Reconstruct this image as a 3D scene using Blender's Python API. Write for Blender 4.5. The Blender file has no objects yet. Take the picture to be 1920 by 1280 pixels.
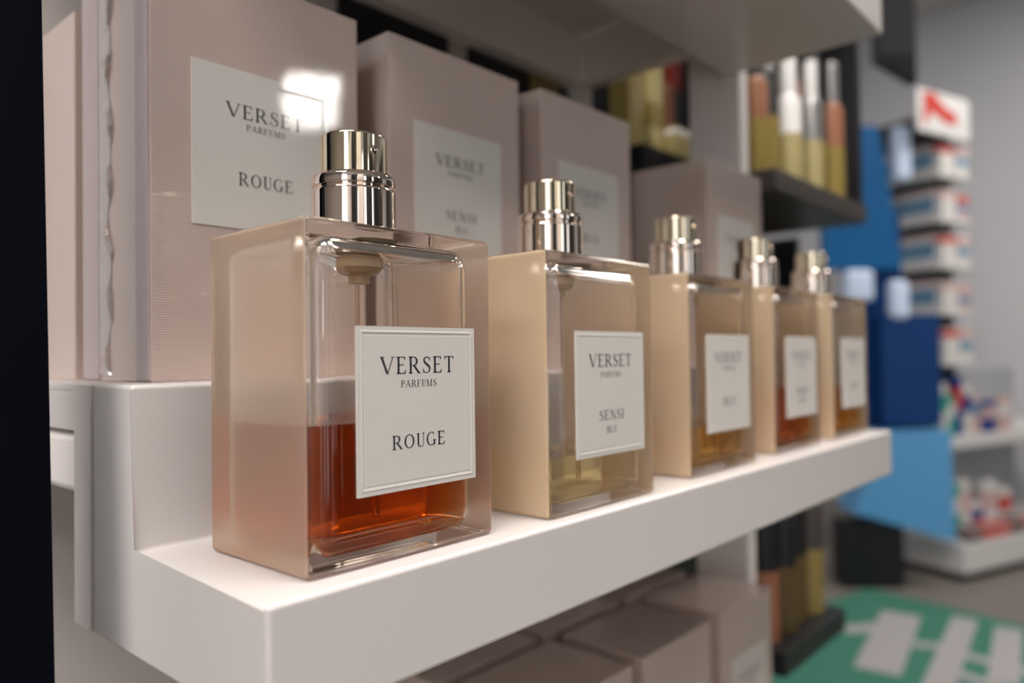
import bpy, bmesh, math, random
from mathutils import Vector, Matrix
random.seed(7)
sc = bpy.context.scene
C = sc.collection

# ------------------------------------------------------------------ camera
R = Vector((0.66454029, -0.74725243, 0.0))
U = Vector((-0.01346963, -0.0119787, 0.99983753))
F = Vector((0.74713102, 0.66443232, 0.01802555))
roll = math.radians(-0.7682)
Xc = R * math.cos(roll) + U * math.sin(roll)
Yc = U * math.cos(roll) - R * math.sin(roll)
cam_d = bpy.data.cameras.new('camera')
cam = bpy.data.objects.new('camera', cam_d)
C.objects.link(cam)
M = Matrix((Xc, Yc, -F)).transposed().to_4x4()
M.translation = Vector((-0.09957, -0.15230, 0.05179))
cam.matrix_world = M
cam_d.sensor_width = 36
cam_d.lens = 1428.25 * 36 / 1920
cam_d.clip_start = 0.005
cam_d.clip_end = 60
cam_d.dof.use_dof = True
cam_d.dof.focus_distance = 0.208
cam_d.dof.aperture_fstop = 6.7
sc.camera = cam

# ------------------------------------------------------------------ world, exposure, sampling
w = bpy.data.worlds.new('world')
sc.world = w
w.use_nodes = True
w.node_tree.nodes['Background'].inputs[0].default_value = (0.75, 0.78, 0.82, 1)
w.node_tree.nodes['Background'].inputs[1].default_value = 0.25
sc.view_settings.view_transform = 'Standard'
sc.view_settings.look = 'None'
sc.view_settings.exposure = 0.0
sc.view_settings.gamma = 1
sc.view_settings.use_curve_mapping = False
cy = sc.cycles
cy.use_denoising = True
cy.max_bounces = 28
cy.transmission_bounces = 28
cy.glossy_bounces = 8
cy.diffuse_bounces = 5
cy.transparent_max_bounces = 16
cy.sample_clamp_indirect = 25
cy.caustics_refractive = True
cy.caustics_reflective = False
cy.blur_glossy = 0.6
LIGHT = 20.0
FILL = 2.6
LIGHT_COL = (1.0, 0.94, 0.88)


# ------------------------------------------------------------------ materials
def mat(name, col, rough=0.5, metal=0.0, coat=0.0, coat_rough=0.05, spec=0.5, noise=None, rib=None, crinkle=None,
        sss=0.0, mottle=None):
    m = bpy.data.materials.new(name)
    m.use_nodes = True
    nt = m.node_tree
    b = nt.nodes['Principled BSDF']
    b.inputs['Base Color'].default_value = (*col, 1)
    b.inputs['Roughness'].default_value = rough
    b.inputs['Metallic'].default_value = metal
    b.inputs['Coat Weight'].default_value = coat
    b.inputs['Coat Roughness'].default_value = coat_rough
    b.inputs['Coat IOR'].default_value = 1.7
    b.inputs['Specular IOR Level'].default_value = spec
    if sss:
        b.inputs['Subsurface Weight'].default_value = sss
        b.inputs['Subsurface Radius'].default_value = (1, .8, .7)
        b.inputs['Subsurface Scale'].default_value = 0.002
    tc = nt.nodes.new('ShaderNodeTexCoord')
    L = nt.links.new
    if mottle:
        sca, amt = mottle
        n = nt.nodes.new('ShaderNodeTexNoise')
        n.inputs['Scale'].default_value = sca
        n.inputs['Detail'].default_value = 5
        L(tc.outputs['Object'], n.inputs['Vector'])
        mx = nt.nodes.new('ShaderNodeMix')
        mx.data_type = 'RGBA'
        mx.inputs[6].default_value = (*[c * (1 - amt) for c in col], 1)
        mx.inputs[7].default_value = (*[min(1, c * (1 + amt)) for c in col], 1)
        L(n.outputs['Fac'], mx.inputs[0])
        L(mx.outputs[2], b.inputs['Base Color'])
    if rib:
        pitch, depth = rib
        wv = nt.nodes.new('ShaderNodeTexWave')
        wv.wave_type = 'BANDS'
        wv.bands_direction = 'Z'
        wv.inputs['Scale'].default_value = 0.314 / pitch
        wv.inputs['Distortion'].default_value = 0.6
        wv.inputs['Detail'].default_value = 2
        wv.inputs['Detail Scale'].default_value = 2
        L(tc.outputs['Object'], wv.inputs['Vector'])
        bp = nt.nodes.new('ShaderNodeBump')
        bp.inputs['Strength'].default_value = 0.5
        bp.inputs['Distance'].default_value = depth
        L(wv.outputs['Fac'], bp.inputs['Height'])
        L(bp.outputs['Normal'], b.inputs['Normal'])
        mx = nt.nodes.new('ShaderNodeMix')
        mx.data_type = 'RGBA'
        mx.inputs[6].default_value = (*[c * 0.89 for c in col], 1)
        mx.inputs[7].default_value = (*[c * 1.08 for c in col], 1)
        L(wv.outputs['Fac'], mx.inputs[0])
        L(mx.outputs[2], b.inputs['Base Color'])
    if crinkle:
        sca, depth = crinkle
        n = nt.nodes.new('ShaderNodeTexNoise')
        n.inputs['Scale'].default_value = sca
        n.inputs['Detail'].default_value = 2
        L(tc.outputs['Object'], n.inputs['Vector'])
        bp = nt.nodes.new('ShaderNodeBump')
        bp.inputs['Strength'].default_value = 0.6
        bp.inputs['Distance'].default_value = depth
        L(n.outputs['Fac'], bp.inputs['Height'])
        L(bp.outputs['Normal'], b.inputs['Coat Normal'])
    if noise:
        sca, depth = noise
        n = nt.nodes.new('ShaderNodeTexNoise')
        n.inputs['Scale'].default_value = sca
        n.inputs['Detail'].default_value = 3
        L(tc.outputs['Object'], n.inputs['Vector'])
        bp = nt.nodes.new('ShaderNodeBump')
        bp.inputs['Strength'].default_value = 0.4
        bp.inputs['Distance'].default_value = depth
        L(n.outputs['Fac'], bp.inputs['Height'])
        L(bp.outputs['Normal'], b.inputs['Normal'])
    return m


def emis(name, col, s):
    m = bpy.data.materials.new(name)
    m.use_nodes = True
    nt = m.node_tree
    nt.nodes.clear()
    e = nt.nodes.new('ShaderNodeEmission')
    e.inputs[0].default_value = (*col, 1)
    e.inputs[1].default_value = s
    o = nt.nodes.new('ShaderNodeOutputMaterial')
    nt.links.new(e.outputs[0], o.inputs[0])
    return m


def glass(name, col=(1, 1, 1), rough=0.0, ior=1.5, absorb=None, milky=None):
    m = bpy.data.materials.new(name)
    m.use_nodes = True
    nt = m.node_tree
    nt.nodes.clear()
    g = nt.nodes.new('ShaderNodeBsdfGlass')
    g.inputs['Color'].default_value = (*col, 1)
    g.inputs['Roughness'].default_value = rough
    g.inputs['IOR'].default_value = ior
    o = nt.nodes.new('ShaderNodeOutputMaterial')
    out = g.outputs[0]
    if milky:
        frac, mc = milky
        t = nt.nodes.new('ShaderNodeBsdfTranslucent')
        t.inputs[0].default_value = (*mc, 1)
        d = nt.nodes.new('ShaderNodeBsdfDiffuse')
        d.inputs[0].default_value = (*mc, 1)
        a = nt.nodes.new('ShaderNodeMixShader')
        a.inputs[0].default_value = 0.55
        nt.links.new(t.outputs[0], a.inputs[1])
        nt.links.new(d.outputs[0], a.inputs[2])
        b = nt.nodes.new('ShaderNodeMixShader')
        b.inputs[0].default_value = frac
        nt.links.new(g.outputs[0], b.inputs[1])
        nt.links.new(a.outputs[0], b.inputs[2])
        out = b.outputs[0]
    nt.links.new(out, o.inputs['Surface'])
    if absorb:
        dens, ac = absorb
        v = nt.nodes.new('ShaderNodeVolumeAbsorption')
        v.inputs['Color'].default_value = (*ac, 1)
        v.inputs['Density'].default_value = dens
        nt.links.new(v.outputs[0], o.inputs['Volume'])
    return m


MT = {}
MT['acrylic'] = mat('white_acrylic', (0.63, 0.595, 0.585), 0.28, sss=0.15, mottle=(60, 0.015))
MT['frame'] = mat('frame_white', (0.88, 0.83, 0.81), 0.35)
MT['back'] = mat('back_panel_beige', (0.56, 0.52, 0.49), 0.5, mottle=(9, 0.03))
MT['navy'] = mat('navy_laminate', (0.0022, 0.0027, 0.006), 0.5, spec=0.04, noise=(900, 0.00005))
MT['carton'] = mat('ribbed_carton', (0.60, 0.47, 0.42), 0.42, coat=1.0, coat_rough=0.045, rib=(0.00075, 0.00012),
                   crinkle=(45, 0.00010))
MT['carton_soft'] = mat('ribbed_carton_wrapped', (0.60, 0.47, 0.42), 0.42, coat=1.0, coat_rough=0.14, rib=(0.00075, 0.00012),
                        crinkle=(38, 0.0007))
MT['label_soft'] = mat('label_print_wrapped', (0.74, 0.70, 0.655), 0.5, coat=1.0, coat_rough=0.14, crinkle=(38, 0.0007))
MT['carton_edge'] = mat('carton_edge', (0.46, 0.37, 0.37), 0.4, coat=0.5, coat_rough=0.1)
MT['cello'] = mat('cellophane_fold', (0.47, 0.40, 0.39), 0.16, coat=1.0, coat_rough=0.04, noise=(500, 0.0006))
MT['label'] = mat('label_card', (0.63, 0.60, 0.565), 0.55, mottle=(700, 0.02))
MT['label_box'] = mat('label_print', (0.74, 0.70, 0.655), 0.5, coat=1.0, coat_rough=0.05, crinkle=(45, 0.00010))
MT['ink'] = mat('dark_ink', (0.02, 0.02, 0.035), 0.5)
MT['ink_box'] = mat('dark_ink_box', (0.035, 0.03, 0.03), 0.5, coat=0.6, coat_rough=0.07)
MT['gold'] = mat('pale_gold_metal', (0.90, 0.76, 0.66), 0.05, metal=1.0)
MT['gold_cap'] = mat('pale_gold_cap', (0.86, 0.74, 0.55), 0.07, metal=1.0)
MT['glass'] = glass('clear_glass', (0.985, 0.975, 0.965), 0.0, 1.5)
MT['frost_rose'] = glass('frosted_rose_glass', (0.99, 0.92, 0.86), 0.32, 1.5, milky=(0.38, (1.0, 0.77, 0.60)))
MT['frost_peach'] = glass('frosted_peach_glass', (1.0, 0.90, 0.76), 0.45, 1.5, milky=(0.72, (1.0, 0.77, 0.53)))
MT['plug'] = mat('amber_plastic', (0.50, 0.36, 0.22), 0.25)
MT['tube'] = glass('dip_tube_plastic', (0.97, 0.93, 0.88), 0.08, 1.35)
MT['liq_rouge'] = glass('deep_orange_liquid', (1, 1, 1), 0.0, 1.36, absorb=(150, (0.945, 0.61, 0.02)))
MT['liq_pale'] = glass('pale_yellow_liquid', (1, 1, 1), 0.0, 1.36, absorb=(22, (0.95, 0.80, 0.1)))
MT['liq_straw'] = glass('straw_liquid', (1, 1, 1), 0.0, 1.36, absorb=(42, (0.97, 0.72, 0.05)))
MT['liq_brown'] = glass('orange_brown_liquid', (1, 1, 1), 0.0, 1.36, absorb=(105, (0.985, 0.71, 0.0)))
MT['liq_gold'] = glass('amber_liquid', (1, 1, 1), 0.0, 1.36, absorb=(72, (0.996, 0.75, 0.0)))
MT['black'] = mat('black_panel', (0.006, 0.006, 0.008), 0.4)
MT['charcoal'] = mat('charcoal_metal', (0.03, 0.03, 0.032), 0.4)
MT['steel'] = mat('brushed_grey_metal', (0.33, 0.32, 0.32), 0.35, metal=0.8)
MT['brown_shelf'] = mat('dark_brown_shelf', (0.055, 0.045, 0.04), 0.4)
MT['goldbox'] = mat('gold_carton', (0.24, 0.18, 0.05), 0.4, coat=0.3)
MT['dull_gold'] = mat('dull_gold_pack', (0.10, 0.065, 0.02), 0.4)
MT['pale_gold'] = mat('pale_gold_pack', (0.42, 0.35, 0.15), 0.35, coat=0.3)
MT['orange'] = mat('orange_pack', (0.30, 0.12, 0.06), 0.4)
MT['redp'] = mat('red_pack', (0.16, 0.015, 0.012), 0.4)
MT['white_cap'] = mat('white_cap', (0.85, 0.83, 0.82), 0.3)
MT['yellow'] = mat('yellow_pack', (0.26, 0.185, 0.04), 0.35)
MT['blue'] = mat('blue_card', (0.006, 0.10, 0.28), 0.5, spec=0.2)
MT['navy_blue'] = mat('dark_blue_card', (0.006, 0.04, 0.16), 0.5, spec=0.2)
MT['light_blue'] = mat('light_blue_card', (0.10, 0.33, 0.62), 0.4)
MT['ice'] = mat('ice_blue_highlight', (0.60, 0.72, 0.92), 0.4)
MT['wall'] = mat('grey_wall_paint', (0.60, 0.60, 0.63), 0.8, mottle=(2, 0.02))
MT['wall_dark'] = mat('taupe_wall_paint', (0.22, 0.21, 0.20), 0.8, mottle=(2, 0.02))
MT['ceil'] = mat('ceiling_paint', (0.55, 0.53, 0.51), 0.9)
MT['floor'] = mat('floor_vinyl', (0.19, 0.17, 0.15), 0.45, mottle=(5, 0.1))
MT['shop_white'] = mat('white_metal_shelf', (0.68, 0.67, 0.66), 0.4)
MT['shop_grey'] = mat('grey_post', (0.36, 0.37, 0.39), 0.4)
MT['pack_white'] = mat('white_pack', (0.66, 0.64, 0.62), 0.45)
MT['pack_pink'] = mat('pink_pack', (0.60, 0.42, 0.40), 0.45)
MT['pack_blue'] = mat('blue_pack', (0.12, 0.26, 0.40), 0.45)
MT['pack_deep'] = mat('deep_blue_pack', (0.02, 0.05, 0.24), 0.45)
MT['pack_red'] = mat('bright_red_pack', (0.55, 0.05, 0.04), 0.45)
MT['pack_green'] = mat('green_pack', (0.05, 0.32, 0.24), 0.45)
MT['core'] = mat('dark_core', (0.03, 0.028, 0.028), 0.6)
MT['mat_green'] = mat('green_mat', (0.06, 0.20, 0.145), 0.9, spec=0.1, noise=(250, 0.001))
MT['mat_white'] = mat('mat_white_print', (0.38, 0.365, 0.37), 0.8)
MT['daylight'] = emis('window_daylight', (0.88, 0.95, 1.0), FILL)  # glow of the added windows
MT['lamp'] = emis('lamp_diffuser', LIGHT_COL, LIGHT)


# ------------------------------------------------------------------ helpers
def tag(o, label=None, cat=None, group=None, kind=None):
    if label: o['label'] = label
    if cat: o['category'] = cat
    if group: o['group'] = group
    if kind: o['kind'] = kind
    return o


def thing(name, label, cat, loc=(0, 0, 0), rotz=0.0, group=None):
    o = bpy.data.objects.new(name, None)
    o.empty_display_size = 0.01
    C.objects.link(o)
    o.location = loc
    o.rotation_euler = (0, 0, rotz)
    return tag(o, label, cat, group)


def obj(name, bm, materials, parent=None, smooth=None, shift=None):
    if shift is not None:
        bmesh.ops.translate(bm, verts=bm.verts, vec=Vector(shift))
    me = bpy.data.meshes.new(name)
    bm.to_mesh(me)
    bm.free()
    if not isinstance(materials, (list, tuple)):
        materials = [materials]
    for m in materials:
        me.materials.append(m)
    if smooth is not None:
        me.shade_smooth()
        me.set_sharp_from_angle(angle=math.radians(smooth))
    o = bpy.data.objects.new(name, me)
    C.objects.link(o)
    if parent:
        o.parent = parent
    if smooth is not None:
        md = o.modifiers.new('weighted_normals', 'WEIGHTED_NORMAL')
        md.keep_sharp = True
        md.weight = 100
    return o


def box_bm(x0, x1, y0, y1, z0, z1, bev=0.0, seg=3, bm=None):
    own = bmesh.new()
    bmesh.ops.create_cube(own, size=1)
    for v in own.verts:
        v.co = Vector((x0 + (v.co.x + .5) * (x1 - x0), y0 + (v.co.y + .5) * (y1 - y0), z0 + (v.co.z + .5) * (z1 - z0)))
    if bev:
        bmesh.ops.bevel(own, geom=own.edges[:], offset=bev, segments=seg, profile=0.5, affect='EDGES')
    bmesh.ops.recalc_face_normals(own, faces=own.faces)
    if bm is None:
        return own
    me = bpy.data.meshes.new('tmp')
    own.to_mesh(me)
    own.free()
    bm.from_mesh(me)
    bpy.data.meshes.remove(me)
    return bm


def box(name, x0, x1, y0, y1, z0, z1, m, parent=None, bev=0.0, seg=2, shift=None):
    return obj(name, box_bm(x0, x1, y0, y1, z0, z1, bev, seg), m, parent, 35 if bev else None, shift)


def prism_bm(pts, axis, a0, a1, bev=0.0, seg=3):
    """polygon in the plane of the other two axes, extruded along axis"""
    bm = bmesh.new()
    def mk(p, a):
        if axis == 'x': return (a, p[0], p[1])
        if axis == 'y': return (p[0], a, p[1])
        return (p[0], p[1], a)
    lo = [bm.verts.new(mk(p, a0)) for p in pts]
    hi = [bm.verts.new(mk(p, a1)) for p in pts]
    n = len(pts)
    bm.faces.new(lo)
    bm.faces.new(hi)
    for i in range(n):
        bm.faces.new((lo[i], lo[(i + 1) % n], hi[(i + 1) % n], hi[i]))
    if bev:
        bmesh.ops.bevel(bm, geom=bm.edges[:], offset=bev, segments=seg, profile=0.5, affect='EDGES')
    bmesh.ops.recalc_face_normals(bm, faces=bm.faces)
    return bm


def lathe_bm(prof, n=48, cx=0.0, cy_=0.0, bm=None):
    bm = bm or bmesh.new()
    rings = []
    for r, z in prof:
        if r <= 1e-7:
            rings.append([bm.verts.new((cx, cy_, z))])
        else:
            rings.append([bm.verts.new((cx + r * math.cos(2 * math.pi * i / n), cy_ + r * math.sin(2 * math.pi * i / n), z))
                          for i in range(n)])
    for a, b in zip(rings, rings[1:]):
        for i in range(n):
            j = (i + 1) % n
            if len(a) == 1 and len(b) == 1: continue
            if len(a) == 1: bm.faces.new((a[0], b[i], b[j]))
            elif len(b) == 1: bm.faces.new((a[i], a[j], b[0]))
            else: bm.faces.new((a[i], a[j], b[j], b[i]))
    bmesh.ops.recalc_face_normals(bm, faces=bm.faces)
    return bm


# ------------------------------------------------------------------ serif lettering
TH, TN, SF = 0.135, 0.05, 0.075


def g_stem(x, t=TH, y0=0.0, y1=1.0, top=True, bot=True):
    P = [[(x, y0), (x + t, y0), (x + t, y1), (x, y1)]]
    if bot:
        P.append([(x - SF, y0), (x + t + SF, y0), (x + t + SF, y0 + .035), (x + t, y0 + .075), (x, y0 + .075), (x - SF, y0 + .035)])
    if top:
        P.append([(x - SF, y1), (x - SF, y1 - .035), (x, y1 - .075), (x + t, y1 - .075), (x + t + SF, y1 - .035), (x + t + SF, y1)])
    return P


def g_path(pts):
    """pts: (x, y, thickness)"""
    P = []
    n = len(pts)
    L_, R_ = [], []
    for i, (x, y, t) in enumerate(pts):
        a = pts[max(i - 1, 0)]
        b = pts[min(i + 1, n - 1)]
        dx, dy = b[0] - a[0], b[1] - a[1]
        l = math.hypot(dx, dy) or 1
        nx, ny = -dy / l, dx / l
        L_.append((x + nx * t / 2, y + ny * t / 2))
        R_.append((x - nx * t / 2, y - ny * t / 2))
    for i in range(n - 1):
        P.append([L_[i], L_[i + 1], R_[i + 1], R_[i]])
    return P


def g_arc(cx, cy_, rx, ry, a0, a1, tv=TH, th=TN, n=20):
    pts = []
    for i in range(n + 1):
        a = math.radians(a0 + (a1 - a0) * i / n)
        t = th + (tv - th) * abs(math.cos(a)) ** 1.6
        pts.append((cx + rx * math.cos(a), cy_ + ry * math.sin(a), t))
    return g_path(pts)


def g_bar(x0, x1, y, t=TN):
    return [[(x0, y - t / 2), (x1, y - t / 2), (x1, y + t / 2), (x0, y + t / 2)]]


def glyph(ch):
    if ch == 'V':
        P = g_path([(.06, 1, .15), (.43, .03, .13)]) + g_path([(.80, 1, .055), (.45, .0, .06)])
        P += g_bar(-.06, .24, .983, .035) + g_bar(.66, .94, .983, .035)
        return P, .90
    if ch == 'A':
        P = g_path([(.44, 1, .06), (.10, 0, .055)]) + g_path([(.44, 1, .13), (.80, 0, .15)])
        P += g_bar(-.02, .24, .017, .035) + g_bar(.62, .96, .017, .035) + g_bar(.22, .68, .36)
        return P, .94
    if ch in 'EFL':
        P = g_stem(.08)
        if ch in 'EF':
            P += g_bar(.1, .60, .975) + [[(.60, 1), (.60, .78), (.565, .80), (.50, .95)]]
            P += g_bar(.1, .48, .52) + [[(.48, .62), (.48, .42), (.45, .50), (.45, .54)]]
        if ch in 'EL':
            P += g_bar(.1, .62, .025) + [[(.62, 0), (.66, .25), (.62, .22), (.52, .04)]]
        return P, .70 if ch != 'F' else .66
    if ch in 'RPB':
        P = g_stem(.08)
        if ch == 'B':
            P += g_bar(.2, .38, .97) + g_bar(.2, .40, .52) + g_bar(.2, .40, .03)
            P += g_arc(.36, .745, .20, .225, 90, -90) + g_arc(.38, .275, .24, .245, 90, -90)
            return P, .72
        P += g_bar(.2, .38, .97) + g_bar(.2, .38, .48) + g_arc(.36, .725, .22, .245, 90, -90)
        if ch == 'R':
            P += g_path([(.36, .49, .12), (.74, .02, .13)]) + g_bar(.68, .86, .017, .035)
            return P, .84
        return P, .66
    if ch == 'S':
        c = [(.52, .80, .05), (.46, .93, .05), (.33, .975, .055), (.19, .93, .08), (.12, .80, .11), (.16, .66, .13), (.31, .54, .14),
             (.46, .43, .14), (.54, .29, .12), (.51, .13, .09), (.38, .03, .055), (.24, .025, .05), (.13, .09, .05), (.08, .23, .05)]
        P = g_path(c) + [[(.50, .97), (.545, .97), (.545, .70), (.52, .70)], [(.06, .32), (.085, .32), (.10, .03), (.055, .03)]]
        return P, .64
    if ch == 'T':
        P = g_stem(.31, top=False) + g_bar(.03, .72, .975)
        P += [[(.03, 1), (.03, .76), (.06, .80), (.12, .95)], [(.72, 1), (.72, .76), (.69, .80), (.63, .95)]]
        return P, .75
    if ch == 'U':
        P = g_stem(.12, y0=.28, bot=False)
        P += g_path([(.187, .30, .135), (.20, .16, .125), (.27, .06, .09), (.40, .015, .06), (.53, .05, .055), (.61, .15, .05), (.63, .30, .05)])
        P += g_stem(.605, .05, .28, 1, bot=False)
        return P, .76
    if ch == 'O':
        return g_arc(.43, .5, .35, .475, 0, 360, n=40), .86
    if ch == 'G':
        P = g_arc(.43, .5, .35, .475, 55, 320, n=30) + g_stem(.64, .12, .06, .42, bot=False)
        P += [[(.60, .97), (.645, .97), (.645, .70), (.62, .70)]] + g_path([(.69, .18, .06), (.70, .10, .06), (.62, .06, .06)])
        return P, .86
    if ch == 'N':
        P = g_stem(.12, .05) + g_path([(.12, 1, .14), (.72, .02, .14)]) + g_stem(.69, .05, .0, 1, bot=False)
        return P, .86
    if ch == 'M':
        P = g_stem(.12, .05) + g_path([(.16, 1, .13), (.48, .03, .12)]) + g_path([(.82, 1, .055), (.49, .0, .05)]) + g_stem(.80, .13)
        return P, 1.06
    if ch == 'I':
        return g_stem(.1), .34
    return [], .4


def lettering(parent, lines, y):
    """lines: (text, centre x, base z, cap height, total width); one mesh of flat print facing -y at depth y"""
    bm = bmesh.new()
    for text, cx, z, cap, width in lines:
        polys = []
        pen = 0.0
        gs = [glyph(c) for c in text]
        track = 0.13
        for P, adv in gs:
            for poly in P:
                polys.append([(pen + p[0], p[1]) for p in poly])
            pen += adv + track
        total = pen - track
        s = width / total
        for poly in polys:
            vs = [bm.verts.new((cx - width / 2 + p[0] * s, y, z + p[1] * cap)) for p in poly]
            try:
                bm.faces.new(vs)
            except ValueError:
                pass
    for f in bm.faces:
        f.normal_update()
        if f.normal.y > 0:
            f.normal_flip()
    return bm


# ------------------------------------------------------------------ room shell (structure)
FL, CE = -0.85, 1.95
RX0, RX1, RY0, RY1 = -3.6, 4.7, -6.2, 1.9
for nm, a, m in (('floor', (RX0, RX1, RY0, RY1, FL - .1, FL), 'floor'), ('ceiling', (RX0, RX1, RY0, RY1, CE, CE + .1), 'ceil'),
                 ('wall_right', (RX1, RX1 + .1, RY0, RY1, FL, CE), 'wall'), ('wall_left', (RX0 - .1, RX0, RY0, RY1, FL, CE), 'wall_dark'),
                 ('wall_back', (RX0, RX1, RY1, RY1 + .1, FL, CE), 'wall'), ('wall_front', (RX0, RX1, RY0 - .1, RY0, FL, CE), 'wall_dark')):
    tag(box(nm, *a, MT[m]), kind='structure')

# ceiling lamps out of view; near row added to brighten ledge and left faces
for i, (x, y) in enumerate(((-2.0, -0.50), (-1.0, -0.50), (0.3, -0.50), (3.1, -0.50), (3.12, -4.5))):
    t = thing('ceiling_light', 'unseen rectangular white ceiling light panel in the shop ceiling', 'light', (x, y, CE), group='ceiling light panels')
    if y < -3: t.scale, t.rotation_euler = (0.62, 0.95, 1), (0, 0, math.radians(33))
    box('diffuser', -.3, .3, -.6, .6, -.012, -.006, MT['lamp'], t)
    fb = bmesh.new()
    for a in ((-.33, -.3, -.63, .63), (.3, .33, -.63, .63), (-.3, .3, -.63, -.6), (-.3, .3, .6, .63)):
        box_bm(*a, -.02, -.0005, bm=fb)
    obj('frame', fb, MT['shop_white'], t)

# glowing windows added behind the camera for front fill and cap stripes
for k, (ax, a0, a1) in enumerate((('y', -3.2, -2.0), ('y', -1.3, -.1), ('y', .7, 1.9), ('x', -4.6, -3.4), ('x', -2.6, -1.4))):
    t = bpy.data.objects.new(f'window_{k + 1}', None)
    C.objects.link(t)
    tag(t, kind='structure')
    if ax == 'y':
        t.location = ((a0 + a1) / 2, RY0, FL + .1)
    else:
        t.location = (RX0, (a0 + a1) / 2, FL + .1)
        t.rotation_euler = (0, 0, math.radians(-90))
    hw = (a1 - a0) / 2
    box('pane', -hw, hw, .004, .010, 0, 2.6, MT['daylight'], t)
    for x in (-hw - .04, -.02, hw):
        box('mullion', x, x + .04, .002, .05, 0, 2.6, MT['charcoal'], t)
    for z in (-.04, 2.6):
        box('window_rail', -hw - .04, hw + .04, .002, .05, z, z + .04, MT['charcoal'], t)

# unseen cabinets added behind the camera to hold back fill and stripe the caps
for x0, mm_, lb in ((-2.75, 'shop_white', 'added tall white cabinet across the aisle at the side wall'), (-1.85, 'black', 'added tall black cabinet across the aisle beside the side-wall one'),
                    (-.98, 'shop_white', 'added tall white cabinet across the aisle between two black ones'), (-.12, 'black', 'added tall black cabinet across the aisle facing the perfume shelf'),
                    (.70, 'black', 'added lower black cabinet across the aisle beside the tall ones'), (1.45, 'core', 'added lower dark brown cabinet at the end of the aisle row')):
    ht = 2.0 if x0 < .5 else 1.6
    t = thing('added_aisle_cabinet', lb, 'cabinet', (x0 + .29, -2.2, FL), group='added cabinets across the aisle')
    box('body', -.29, .29, -.2, .17, .0005, ht, MT[mm_], t, .004)
    for q in (-.29, .01):
        d = box('door', q + .005, q + .275, .171, .19, .08, ht - .03, MT[mm_], t, .003)
        box('handle', q + (.24 if q < 0 else .03), q + (.25 if q < 0 else .04), .191, .205, .95, 1.15, MT['steel'], d)

for k, y0 in enumerate((-.75, -1.5, -2.25)):  # unseen cabinets added to keep reflections in the bottle fronts dark
    t = thing('added_wall_cabinet', 'added tall dark cabinet on the grey wall ' + ('closest to the gondola', 'between two dark cabinets', 'furthest from the gondola')[k], 'cabinet', (4.45, y0, FL), math.radians(90), 'added dark cabinets along the grey wall')
    box('body', -.34, .34, -.2, .17, .0005, 2.2, MT['core'], t, .004)
    for q in (-.34, .005):
        d = box('door', q + .005, q + .33, .171, .19, .08, 2.17, MT['core'], t, .003)
        box('handle', q + (.29 if q < 0 else .03), q + (.30 if q < 0 else .04), .191, .205, .95, 1.15, MT['steel'], d)

# ------------------------------------------------------------------ perfume cabinet (frame, back, posts, rails)
XL, XR = -0.0145, 0.4304
YF, YR, YB = -0.0073, 0.0606, 0.1014
T, ZR = 0.0276, 0.0451
LEV = 0.2847
cab = thing('display_cabinet', 'white perfume display cabinet with a navy side post and slim white posts', 'cabinet', (0.2, 0.17, FL))
sh = (-0.2, -0.17, -FL)
box('back_panel', -.03, .447, .252, .262, FL, .95, MT['back'], cab, shift=sh)
# navy side post with a slightly raked front edge
obj('side_post', prism_bm([(.0850, FL), (.0850, .95), (.0663 + .040, .95), (.0663, .1447), (.0578, -.0272), (.0178, FL)][:2] + [(.0752, .95), (.0663, .1447), (.0578, -.0272), (.0400, FL)], 'x', -.062, -.034, 0.0006, 2),
    MT['navy'], cab, 35, shift=sh)
for k in range(2):
    y0, y1 = ((.0925, .134), (.236, .2515))[k]
    box('post', .4325, .447, y0, y1, FL, .95, MT['frame'], cab, 0.0008, shift=sh)
for k in (1, 0, -1, -2):
    dz = k * LEV
    box('back_rail', -.010, .4315, .2354, .2515, .0006 + dz, .0451 + dz, MT['frame'], cab, 0.0006, shift=sh)
    box('side_rail', .4307, .447, .1345, .2353, .0006 + dz, .0451 + dz, MT['frame'], cab, 0.0006, shift=sh)
    box('side_rail', -.0135, -.002, .1022, .2350, .0106 + dz, .0296 + dz, MT['frame'], cab, 0.0030, 3, shift=sh)
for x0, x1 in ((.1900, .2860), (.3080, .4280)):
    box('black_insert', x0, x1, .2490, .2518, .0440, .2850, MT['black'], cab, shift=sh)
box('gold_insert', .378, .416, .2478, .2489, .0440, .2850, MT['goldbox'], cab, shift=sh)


# ------------------------------------------------------------------ white stepped display ledges
def step(dz, label):
    t = thing('display_step', label, 'display step', (.2, .1, -T + dz), group='white stepped display ledges')
    s = (-.2, -.1, T)
    obj('ledge', prism_bm([(YF, -T), (YF, 0), (YR, 0), (YR, ZR), (YB, ZR), (YB, -T)], 'x', XL, XR, 0.0013, 4), MT['acrylic'], t, 30, shift=s)
    box('end_strip', XL - .0007, XL + .0005, .0880, YB - .0003, -T + .0006, ZR - .0004, MT['acrylic'], t, 0.0003, shift=s)
    box('top_plate', XL, XR, YB - .0002, .2352, .0424, ZR, MT['acrylic'], t, 0.0006, shift=s)
    box('side_skirt', XL, XL + .004, YB - .0002, .2352, .0304, .0426, MT['acrylic'], t, 0.0005, shift=s)
    return t


step(0, 'white acrylic stepped ledge carrying the five perfume bottles')
step(LEV, 'white acrylic stepped ledge overhanging the boxes behind the bottles')
step(-LEV, 'white acrylic stepped ledge carrying the boxes under the bottle ledge')

# ------------------------------------------------------------------ perfume bottles
BW, BD, BH = 0.0626, 0.0461, 0.0850


def cavity_bm(grow=0.0):
    return box_bm(.0050 - grow, BW - .0056 + grow, .0046 - grow, BD - .0046 + grow, .0030 - grow, .0818 + grow, .0058, 6)


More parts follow.
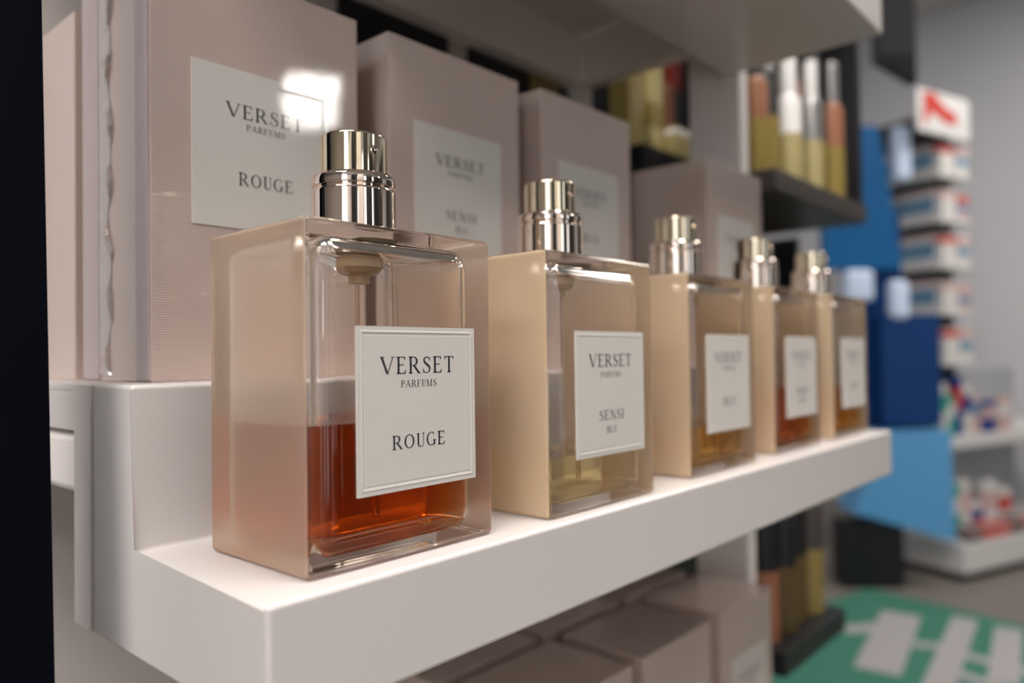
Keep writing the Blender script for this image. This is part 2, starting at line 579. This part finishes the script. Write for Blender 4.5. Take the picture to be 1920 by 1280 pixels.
def glass_body(frost):
    bm = box_bm(0, BW, 0, BD, 0, BH, .0016, 4)
    # soft shoulder: pull the rim down a little in waves along the top edge
    for f in bm.faces:
        f.material_index = 1 if abs(f.normal.x) > 0.75 else 0
    top = [v for v in bm.verts if v.co.z > BH - .0002]
    ci = cavity_bm()
    bmesh.ops.reverse_faces(ci, faces=ci.faces)
    me = bpy.data.meshes.new('tmp')
    ci.to_mesh(me)
    ci.free()
    for p in me.polygons:
        p.material_index = 0
    bm.from_mesh(me)
    bpy.data.meshes.remove(me)
    return bm


def liquid_bm(level):
    bm = cavity_bm(0.00012)
    r = bmesh.ops.bisect_plane(bm, geom=bm.verts[:] + bm.edges[:] + bm.faces[:], plane_co=(0, 0, level), plane_no=(0, 0, 1), clear_outer=True)
    edges = [e for e in r['geom_cut'] if isinstance(e, bmesh.types.BMEdge)]
    bmesh.ops.contextual_create(bm, geom=edges)
    bmesh.ops.recalc_face_normals(bm, faces=bm.faces)
    return bm


def label_bm(x0, x1, z0, z1, y, th, rim=0.0, ridge=0.00018):
    """card facing -y with an embossed line running round inside its edge"""
    bm = bmesh.new()
    xs = [0]
    offs = [(0, 0), (rim, 0), (rim + .0004, -ridge), (rim + .0008, 0), (rim + .0011, .5 * ridge), (rim + .0014, 0)]
    rings = []
    for o, d in offs:
        rings.append([bm.verts.new(v) for v in ((x0 + o, y + d, z0 + o), (x1 - o, y + d, z0 + o), (x1 - o, y + d, z1 - o), (x0 + o, y + d, z1 - o))])
    for a, b in zip(rings, rings[1:]):
        for i in range(4):
            j = (i + 1) % 4
            bm.faces.new((a[i], a[j], b[j], b[i]))
    bm.faces.new(rings[-1])
    bk = [bm.verts.new((v.co.x, y + th, v.co.z)) for v in rings[0]]
    bm.faces.new(bk[::-1])
    for i in range(4):
        j = (i + 1) % 4
        bm.faces.new((rings[0][i], bk[i], bk[j], rings[0][j]))
    bmesh.ops.recalc_face_normals(bm, faces=bm.faces)
    return bm


def bottle(x, y, rot, frost, liq, level, lines, label):
    t = thing('perfume_bottle', label, 'bottle', (x, y, 0.0002), rot, 'perfume bottles on the white ledge')
    obj('glass_body', glass_body(frost), [MT['glass'], MT[frost]], t, 40)
    obj('liquid', liquid_bm(level), MT[liq], t, 40)
    cx, cyy = BW / 2, BD / 2
    prof = [(.0, .0851), (.0114, .0851), (.0119, .0856), (.0119, .0972), (.0117, .0978), (.0113, .0981), (.0113, .0985), (.0117, .0988),
            (.0119, .0993), (.0119, .1006), (.0117, .1014), (.0112, .1020), (.0104, .1023), (.0094, .1024), (0, .1024)]
    col = obj('pump_collar', lathe_bm(prof, 64, cx, cyy), MT['gold'], t, 25)
    prof = [(0, .1022), (.0094, .1022), (.0094, .1126), (.0092, .1131), (.0088, .1134), (.0, .1136)]
    cap = obj('spray_head', lathe_bm(prof, 64, cx, cyy), MT['gold_cap'], t, 25)
    nz = lathe_bm([(0, 0), (.0012, 0), (.0012, .0006), (.0006, .0007), (0, .0004)], 20)
    bmesh.ops.rotate(nz, verts=nz.verts, cent=(0, 0, 0), matrix=Matrix.Rotation(math.radians(90), 3, 'X'))
    bmesh.ops.translate(nz, verts=nz.verts, vec=(cx, cyy - .0092, .1085))
    obj('nozzle', nz, MT['gold'], cap, 25)
    prof = [(0, .0835), (.0066, .0835), (.0066, .0800), (.0064, .0798), (.0064, .0788), (.0067, .0786), (.0066, .0765), (.0054, .0750), (.0030, .0742), (.0030, .0722), (0, .0722)]
    obj('pump_stem', lathe_bm(prof, 32, cx, cyy), MT['plug'], t, 25)
    obj('dip_tube', lathe_bm([(0, .0725), (.0013, .0725), (.0013, .0082), (0, .0082)], 16, cx, cyy), MT['tube'], t, 40)
    lx0, lx1, lz0, lz1 = .0139, .0547, .0173, .0593
    lab = obj('label', label_bm(lx0, lx1, lz0, lz1, -.0007, .0006, .0010, .00010), MT['label'], t)
    c = (lx0 + lx1) / 2 - .0004
    obj('lettering', lettering(t, [(a, c, lz0 + z, cap_, wd) for a, z, cap_, wd in lines], -.00075), MT['ink'], lab)
    return t


HEAD = [('VERSET', .0299, .0044, .0254), ('PARFUMS', .0264, .0018, .0124)]
bottle(0, 0, 0, 'frost_rose', 'liq_rouge', .0352, HEAD + [('ROUGE', .0106, .0036, .0184)],
       'square glass perfume bottle half full of deep orange-red liquid')
bottle(.0852, -.0026, 0, 'frost_peach', 'liq_pale', .0185, HEAD + [('SENSI', .0118, .0034, .0148), ('BLU', .0074, .0023, .0062)],
       'square perfume bottle with pale yellow liquid and two-line name, next to the deep orange-red one')
bottle(.1821, .0009, 0, 'frost_peach', 'liq_straw', .0200, HEAD + [('BLU', .0112, .0034, .0110)],
       'square perfume bottle with straw yellow liquid and a short one-line name')
bottle(.2733, .0034, 0, 'frost_peach', 'liq_brown', .0330, HEAD + [('IIIIIIII', .0118, .0032, .0160), ('IIIII', .0074, .0023, .0090)],
       'square perfume bottle with orange-brown liquid up to mid label')
bottle(.3563, .0030, 0, 'frost_peach', 'liq_gold', .0300, HEAD + [('IIIII', .0112, .0034, .0110)],
       'square perfume bottle with amber gold liquid at the free end of the ledge')


# ------------------------------------------------------------------ perfume boxes
PW, PD, PH = .0771, .0527, .134


def carton_bm(wd, dp, ht):
    return box_bm(0, wd, 0, dp, 0, ht, .0005, 2)


def perfume_box(x, y, z, ht, lines, label, group, seam=False, lab=True, rot=0.0, wd=PW, dp=PD):
    t = thing('perfume_box', label, 'box', (x, y, z), rot, group)
    obj('carton', carton_bm(wd, dp, ht), MT['carton' if seam else 'carton_soft'], t, 35)
    if seam:
        # folded cellophane running up the narrow side, with an uneven edge
        bm = bmesh.new()
        n = 90
        rows = []
        for i in range(n + 1):
            zz = .002 + (ht - .004) * i / n
            y0 = .0295 + .0022 * math.sin(i * .31) * math.sin(i * .11 + 1) + random.uniform(-.0006, .0006)
            y1 = .0385 + .0002 * math.sin(i * .2)
            hh = .0006 + .0004 * math.sin(i * .47) + random.uniform(0, .0003)
            rows.append([bm.verts.new(p) for p in ((-.0001, y0, zz), (-hh, y0 + .0006, zz), (-hh * .35, (y0 + y1) / 2, zz), (-.0005, y1, zz), (-.0001, y1 + .0004, zz))])
        for a, b in zip(rows, rows[1:]):
            for i in range(4):
                bm.faces.new((a[i], a[i + 1], b[i + 1], b[i]))
        bmesh.ops.recalc_face_normals(bm, faces=bm.faces)
        obj('cellophane_fold', bm, MT['cello'], t, 50)
        box('side_flap', -.0007, .0003, .0385, dp - .0002, .0006, ht - .0006, MT['carton_edge'], t, .0002)
        box('side_flap', -.0007, .0003, .0003, .0092, .0006, ht - .0006, MT['carton_edge'], t, .0002)
    if lab:
        lx0, lx1, lz1 = .0128, .0640, ht - .0320
        lz0 = lz1 - .0525
        lb = obj('label', label_bm(lx0, lx1, lz0, lz1, -.0003, .0004, .0022, .00001), MT['label_box' if seam else 'label_soft'], t)
        c = (lx0 + lx1) / 2
        obj('lettering', lettering(t, [(a, c + .0002, lz1 + zz, cap, w_) for a, zz, cap, w_ in lines], -.00040), MT['ink_box'], lb)
    return t


HB = [('VERSET', -.0160, .0047, .0285), ('PARFUMS', -.0197, .0021, .0145)]
G = 'upright perfume boxes behind the bottles'
perfume_box(-.0009, .0804, ZR, PH, HB + [('ROUGE', -.0382, .0043, .0202)],
            'ribbed pinkish perfume box behind the deep orange-red bottle, cellophane fold down its side', G, seam=True)
perfume_box(.0898, .0787, ZR, PH, HB + [('SENSI', -.0382, .0040, .0180), ('BLU', -.0430, .0024, .0070)],
            'glossy pinkish perfume box behind the pale yellow bottle, two-line name', G)
perfume_box(.1804, .0762, ZR, PH, HB + [('BLU', -.0382, .0040, .0140)],
            'glossy pinkish perfume box behind the straw yellow bottle', G)
perfume_box(.3182, .0615, ZR, .1233, HB + [('IIIII', -.0382, .0040, .0140)],
            'shorter perfume box behind the orange-brown bottle, its plain side in shade', G)
perfume_box(-.0009, .1425, ZR, .1318, [], 'perfume box standing behind the box with the cellophane fold, next to the navy post', G, lab=False)
G = 'perfume boxes on the step below the bottles'
zl = ZR - LEV
perfume_box(.0650, .0640, zl, PH, HB, 'perfume box on the lower step, hidden mostly by the bottle ledge', G)
perfume_box(.1530, .0620, zl, PH, HB, 'perfume box on the lower step, in the middle of the front row', G)
perfume_box(.2400, .0620, zl, PH, HB, 'perfume box on the lower step with a lit front edge beside the end box', G, wd=.0735)
perfume_box(.3255, .0615, zl, PH, HB + [('IIIII', -.0382, .0040, .0140)], 'perfume box at the post end of the lower step', G, wd=.0735)
for x, s in ((.1500, 'behind the middle front box'), (.2330, 'behind the lit edge box'), (.3180, 'behind the post end box')):
    perfume_box(x, .1230, zl, PH, HB, 'perfume box in the rear row of the lower step, ' + s, G)

# ------------------------------------------------------------------ neighbouring dark bay
bay = thing('side_cabinet', 'black neighbouring cabinet with dark brown shelves and a grey metal end strip', 'cabinet', (.6, .2, FL))
bs = (-.6, -.2, -FL)
box('back_panel', .452, .80, .290, .300, FL, 1.1, MT['black'], bay, shift=bs)
box('end_strip', .488, .5600, .132, .136, .060, .340, MT['steel'], bay, .0008, shift=bs)
for z0, z1, xe in ((.186, .2045, .752), (-.215, -.195, .66), (.455, .47, .75)):
    box('shelf', .515, xe, .10, .2895, z0, z1, MT['brown_shelf' if z0 > 0 else 'black'], bay, .001, shift=bs)
for y0, z0, z1 in ((.118, .2046, 1.1), (.19, -.19, .1855)):
    box('end_panel', .790, .7995, y0, .2895, z0, z1, MT['black'], bay, shift=bs)
box('plinth', .452, .7895, .14, .2895, FL, -.55, MT['black'], bay, shift=bs)


def slim_bottle(x, y, z, h, r, cols, label):
    t = thing('slim_bottle', label, 'bottle', (x, y, z), 0, 'slim bottles on the dark shelves')
    obj('body', lathe_bm([(0, 0), (r * .95, 0), (r, .002), (r, h * .38), (r * .98, h * .40), (0, h * .40)], 24), MT[cols[0]], t, 40)
    obj('sleeve', lathe_bm([(0, h * .4), (r * .97, h * .4), (r * .97, h * .66), (r * .55, h * .72), (0, h * .72)], 24), MT[cols[1]], t, 40)
    obj('cap', lathe_bm([(0, h * .70), (r * .5, h * .70), (r * .62, h * .72), (r * .62, h * .985), (r * .5, h), (0, h)], 24), MT[cols[2]], t, 40)


for x, y, h, r, cols, lb in ((.535, .125, .120, .011, ('yellow', 'orange', 'charcoal'), 'slim bottle with yellow base and orange sleeve at the grey strip'),
                             (.568, .130, .145, .012, ('yellow', 'charcoal', 'white_cap'), 'slim bottle with yellow base, dark sleeve and white cap'),
                             (.601, .122, .120, .012, ('pale_gold', 'white_cap', 'white_cap'), 'slim pale bottle with white sleeve and cap'),
                             (.632, .134, .160, .012, ('yellow', 'orange', 'white_cap'), 'tall slim bottle with orange sleeve and white cap'),
                             (.662, .124, .135, .011, ('pale_gold', 'steel', 'white_cap'), 'slim bottle with grey sleeve and white cap'),
                             (.690, .132, .150, .012, ('yellow', 'charcoal', 'charcoal'), 'slim bottle with yellow base and black top'),
                             (.722, .124, .150, .012, ('yellow', 'orange', 'steel'), 'slim bottle with orange sleeve and grey cap at the shelf end')):
    slim_bottle(x, y, .2046, h, r, cols, lb)
for x, y, h, r, cols, lb in ((.535, .125, .150, .012, ('orange', 'black', 'black'), 'dark slim bottle with orange base on the low shelf'),
                             (.568, .122, .145, .012, ('dull_gold', 'black', 'orange'), 'dark slim bottle with dull gold base and orange cap on the low shelf'),
                             (.600, .126, .150, .012, ('dull_gold', 'black', 'black'), 'dark slim bottle with dull gold base and black cap on the low shelf'),
                             (.632, .122, .150, .012, ('goldbox', 'brown_shelf', 'orange'), 'brown slim bottle with gold base on the low shelf end')):
    slim_bottle(x, y, -.1949, h, r, cols, lb)


def pack(name, x0, x1, y0, y1, z0, z1, m, label, cat='box', group=None, band=None, rotz=0.0, parent_loc=None):
    t = thing(name, label, cat, ((x0 + x1) / 2, (y0 + y1) / 2, z0), rotz, group)
    hx, hy, hz = (x1 - x0) / 2, (y1 - y0) / 2, z1 - z0
    box('carton', -hx, hx, -hy, hy, 0, hz, MT[m], t, min(hx, hy) * .04)
    e = min(hx, hy) * .03
    for b0, b1, bm_ in band or ():
        box('printed_band', -hx - e, hx + e, -hy - e, hy + e, hz * b0, hz * b1, MT[bm_], t)
    return t


box('riser', .455, .66, .190, .2895, .150, .2300, MT['black'], bay, shift=bs)
G = 'gold packs in the dark bay'
pack('gold_box', .474, .498, .215, .235, .2301, .335, 'goldbox', 'narrow gold carton in the black bay behind the white post', group=G, band=((.1, .9, 'goldbox'),))
pack('gold_box', .506, .528, .212, .232, .2301, .335, 'pale_gold', 'narrow pale gold carton in the black bay behind the white post', group=G, band=((.3, .5, 'goldbox'),))
pack('gold_jar_box', .527, .560, .198, .210, .2301, .262, 'pale_gold', 'small bright pale gold box low in the black bay', group=G, band=((.8, .95, 'white_cap'),))
pack('orange_box', .556, .572, .225, .240, .2301, .318, 'orange', 'orange carton in the black bay beside the gold ones', group=G, band=((.0, .35, 'goldbox'),))
pack('red_box', .578, .592, .226, .240, .2301, .352, 'redp', 'dark red carton in the black bay', group=G, band=((.0, .7, 'charcoal'),))


# ------------------------------------------------------------------ blue floor display
bd = thing('floor_display', 'blue cardboard floor display with pale blue tray and black base', 'display stand', (3.09, .72, FL), math.radians(-48))
def dsp(px): return (px - 1660) * .00213
def dsz(py): return .0518 + (655 - py) * .0021 - FL
obj('header_panel', prism_bm([(dsp(1540), dsz(505)), (dsp(1682), dsz(505)), (dsp(1655), dsz(300)), (dsp(1642), dsz(240)), (dsp(1540), dsz(240))], 'y', -.02, .02), MT['blue'], bd)
box('column', dsp(1585), dsp(1690), .021, .06, dsz(800), dsz(400), MT['navy_blue'], bd)
box('upper_tray', dsp(1632), dsp(1738), -.06, .02, dsz(792), dsz(590), MT['navy_blue'], bd, .004)
obj('lower_tray', prism_bm([(dsp(1570), dsz(945)), (dsp(1748), dsz(1000)), (dsp(1745), dsz(800)), (dsp(1630), dsz(800))], 'y', -.09, .06), MT['light_blue'], bd)
box('base', dsp(1560), dsp(1665), -.06, .06, .0, dsz(965), MT['black'], bd, .004)
for a, b, c, d, yy in ((1668, 1702, 240, 345, -.034), (1572, 1625, 507, 566, -.050), (1648, 1684, 528, 600, -.07)):  # light reflections on the blue board, modelled as pale rounded slabs
    box('pale_highlight', dsp(a), dsp(b), yy - .004, yy + .05, dsz(d), dsz(c), MT['ice'], bd, .022, 4)

# ------------------------------------------------------------------ black hanging screen
sr = thing('hanging_screen', 'black screen hanging beside the grey wall', 'screen', (2.29, .47, .82), math.radians(-48))
obj('casing', prism_bm([(-.06, .07), (.055, 0), (.055, .80), (-.06, .80)], 'y', -.02, .02, .004, 2), MT['black'], sr, 35)
box('screen_face', -.05, .045, -.023, -.0195, .08, .79, MT['charcoal'], sr)
for x in (-.03, .03):
    box('hanger', x - .004, x + .004, -.004, .004, .80, CE - .82, MT['charcoal'], sr)

# ------------------------------------------------------------------ shop gondola
gx, gy, ga = 3.2455, .511, math.radians(-20)
gon = thing('gondola_shelf', 'white shop gondola with a tall tower of tiers and a black kick strip', 'shelf', (gx, gy, FL), ga)
box('kick_strip', .02, 1.2, .02, .50, 0, .035, MT['black'], gon)
box('base_deck', 0, 1.2, 0, .55, .035, .15, MT['shop_white'], gon, .004)
box('back_plate', .02, 1.2, .455, .485, .151, .80, MT['shop_grey'], gon)
box('shelf_board', .01, 1.2, .07, .4545, .505, .555, MT['shop_white'], gon, .004)
box('tower_shade_core', .04, .165, .12, .44, .556, 1.86, MT['core'], gon)  # dark colour stands in for shade in the gaps between tiers
box('tower_post', -.02, .04, .455, .52, .151, 1.88, MT['shop_grey'], gon, .003)
tiers = [(.86, 1.00), (1.06, 1.185), (1.245, 1.37), (1.43, 1.55), (1.61, 1.73)]
for a, b in tiers:
    box('tier_board', .0, .20, .062, .44, a - .022, a - .002, MT['shop_white'], gon, .002)
box('header_core', .05, .165, .16, .30, 1.735, 1.88, MT['shop_white'], gon, .003)
gm = Matrix.Translation((gx, gy, FL)) @ Matrix.Rotation(ga, 4, 'Z')


def gpack(x0, x1, y0, y1, z0, z1, m, label, band=None, group='packs on the shop gondola'):
    c = gm @ Vector(((x0 + x1) / 2, (y0 + y1) / 2, z0))
    hx, hy = (x1 - x0) / 2, (y1 - y0) / 2
    t = pack('product_box', c.x - hx, c.x + hx, c.y - hy, c.y + hy, c.z, c.z + z1 - z0, m, label, group=group, band=band, rotz=ga)
    return t


sg = thing('shop_sign', 'white sign with a red printed swoosh on top of the product tower', 'sign', (3.235, .56, FL + 1.735), math.radians(-18))
box('sign_board', -.165, .19, -.012, .0, 0, .165, MT['shop_white'], sg, .003)
obj('red_print', prism_bm([(-.12, .15), (-.06, .16), (.02, .11), (.09, .095), (.10, .055), (.03, .05), (-.03, .07), (-.08, .085), (-.11, .03), (-.13, .03)], 'y', -.0135, -.0121), MT['pack_red'], sg)

words = ['lowest', 'second lowest', 'middle', 'second highest', 'top']
for i, (a, b) in enumerate(tiers):
    blue = 'pack_deep' if i == 0 else 'pack_blue'
    gpack(.004, .038, .10, .43, a - .0015, b - .01, 'pack_white', f'long white box with {"deep blue" if i == 0 else "blue"} band on the {words[i]} tower tier',
          band=((.2, .75, blue), (.86, .97, 'pack_pink')))
    gpack(.010, .105, .064, .098, a - .0015, b - .015, 'pack_white', f'white box with red top on the {words[i]} tower tier',
          band=((.72, .95, 'pack_red' if i % 2 == 0 else 'pack_pink'),))
    gpack(.112, .190, .064, .112, a - .0015, b - .005 - .02 * (i % 2), 'pack_pink' if i % 2 else 'pack_white', f'pink and blue box on the {words[i]} tower tier',
          band=((.3, .55, 'pack_blue'), (.65, .9, 'pack_red' if i == 3 else 'pack_pink')))
cols = ['pack_white', 'pack_green', 'pack_pink', 'pack_deep', 'pack_red', 'pack_blue', 'shop_white']
nm = {'pack_white': 'white', 'pack_green': 'green', 'pack_pink': 'pink', 'pack_deep': 'deep blue', 'pack_red': 'red', 'pack_blue': 'blue', 'shop_white': 'pale'}
rows = [(.556, ((.015, .05, .21, 'pack_white', 'pack_green'), (.06, .10, .16, 'pack_green', 'pack_white'), (.11, .15, .24, 'pack_deep', 'pack_red'),
                (.16, .21, .20, 'pack_white', 'pack_deep'), (.22, .27, .16, 'pack_pink', 'pack_blue'), (.30, .38, .13, 'pack_deep', 'pack_pink'), (.40, .50, .14, 'pack_pink', 'pack_white')), 'upper board'),
        (.151, ((.02, .07, .26, 'pack_white', 'pack_green'), (.08, .12, .20, 'pack_green', 'pack_white'), (.13, .19, .22, 'pack_white', 'pack_pink'),
                (.20, .27, .12, 'pack_white', 'pack_deep'), (.29, .38, .20, 'shop_white', 'pack_pink'), (.40, .48, .16, 'pack_white', 'pack_red')), 'base deck')]
for z0, row, where in rows:
    for x0, x1, h, m1, m2 in row:
        gpack(x0, x1, .085, .118, z0 + .0005, z0 + h, m1, f'{nm[m1]} box with {nm[m2]} band on the gondola {where}', band=((.45, .8, m2),))
for k in range(5):
    x0 = .05 + k * .1
    gpack(x0, x0 + .085, .01, .06, .1505, .20 + .01 * (k % 2), 'pack_red' if k in (1, 2, 4) else 'core', ('low black pack at the outer corner of the gondola base edge', 'low red pack next to the corner black pack on the gondola base', 'low red pack between a red and a black pack on the gondola base', 'low black pack between two red packs on the gondola base', 'low red pack ending the row on the gondola base')[k],
          band=((.6, .9, 'pack_pink'),))

# ------------------------------------------------------------------ green floor mat with white print
mt = thing('floor_mat', 'green floor mat with large white print in front of the gondola', 'mat', (2.3, .2, FL), math.radians(-12))
box('mat_base', -.66, .52, -.75, .70, 0, .006, MT['mat_green'], mt, .002)
mm = (Matrix.Translation((2.3, .2, FL)) @ Matrix.Rotation(math.radians(-12), 4, 'Z')).inverted()
strokes = [((2.44, .70), (2.62, .555), .07), ((2.72, .60), (2.17, .52), .12), ((2.45, .50), (2.50, .38), .05), ((2.80, .425), (2.10, .36), .075),
           ((2.45, .36), (2.42, .12), .05), ((2.78, .30), (2.3, .24), .075), ((2.2, .16), (2.6, .05), .07), ((2.3, .38), (2.25, .2), .05)]
pb = bmesh.new()
for a, b, wd in strokes:
    A, B = Vector((*a, 0)), Vector((*b, 0))
    d = (B - A).normalized()
    n = Vector((-d.y, d.x, 0)) * wd / 2
    vs = []
    for q in (A + n, B + n, B - n, A - n):
        v = mm @ Vector((q.x, q.y, FL))
        vs.append(pb.verts.new((v.x, v.y, .0066 + .0003 * len(pb.faces))))
    pb.faces.new(vs)
for f in pb.faces:
    f.normal_update()
    if f.normal.z < 0: f.normal_flip()
obj('white_print', pb, MT['mat_white'], mt)
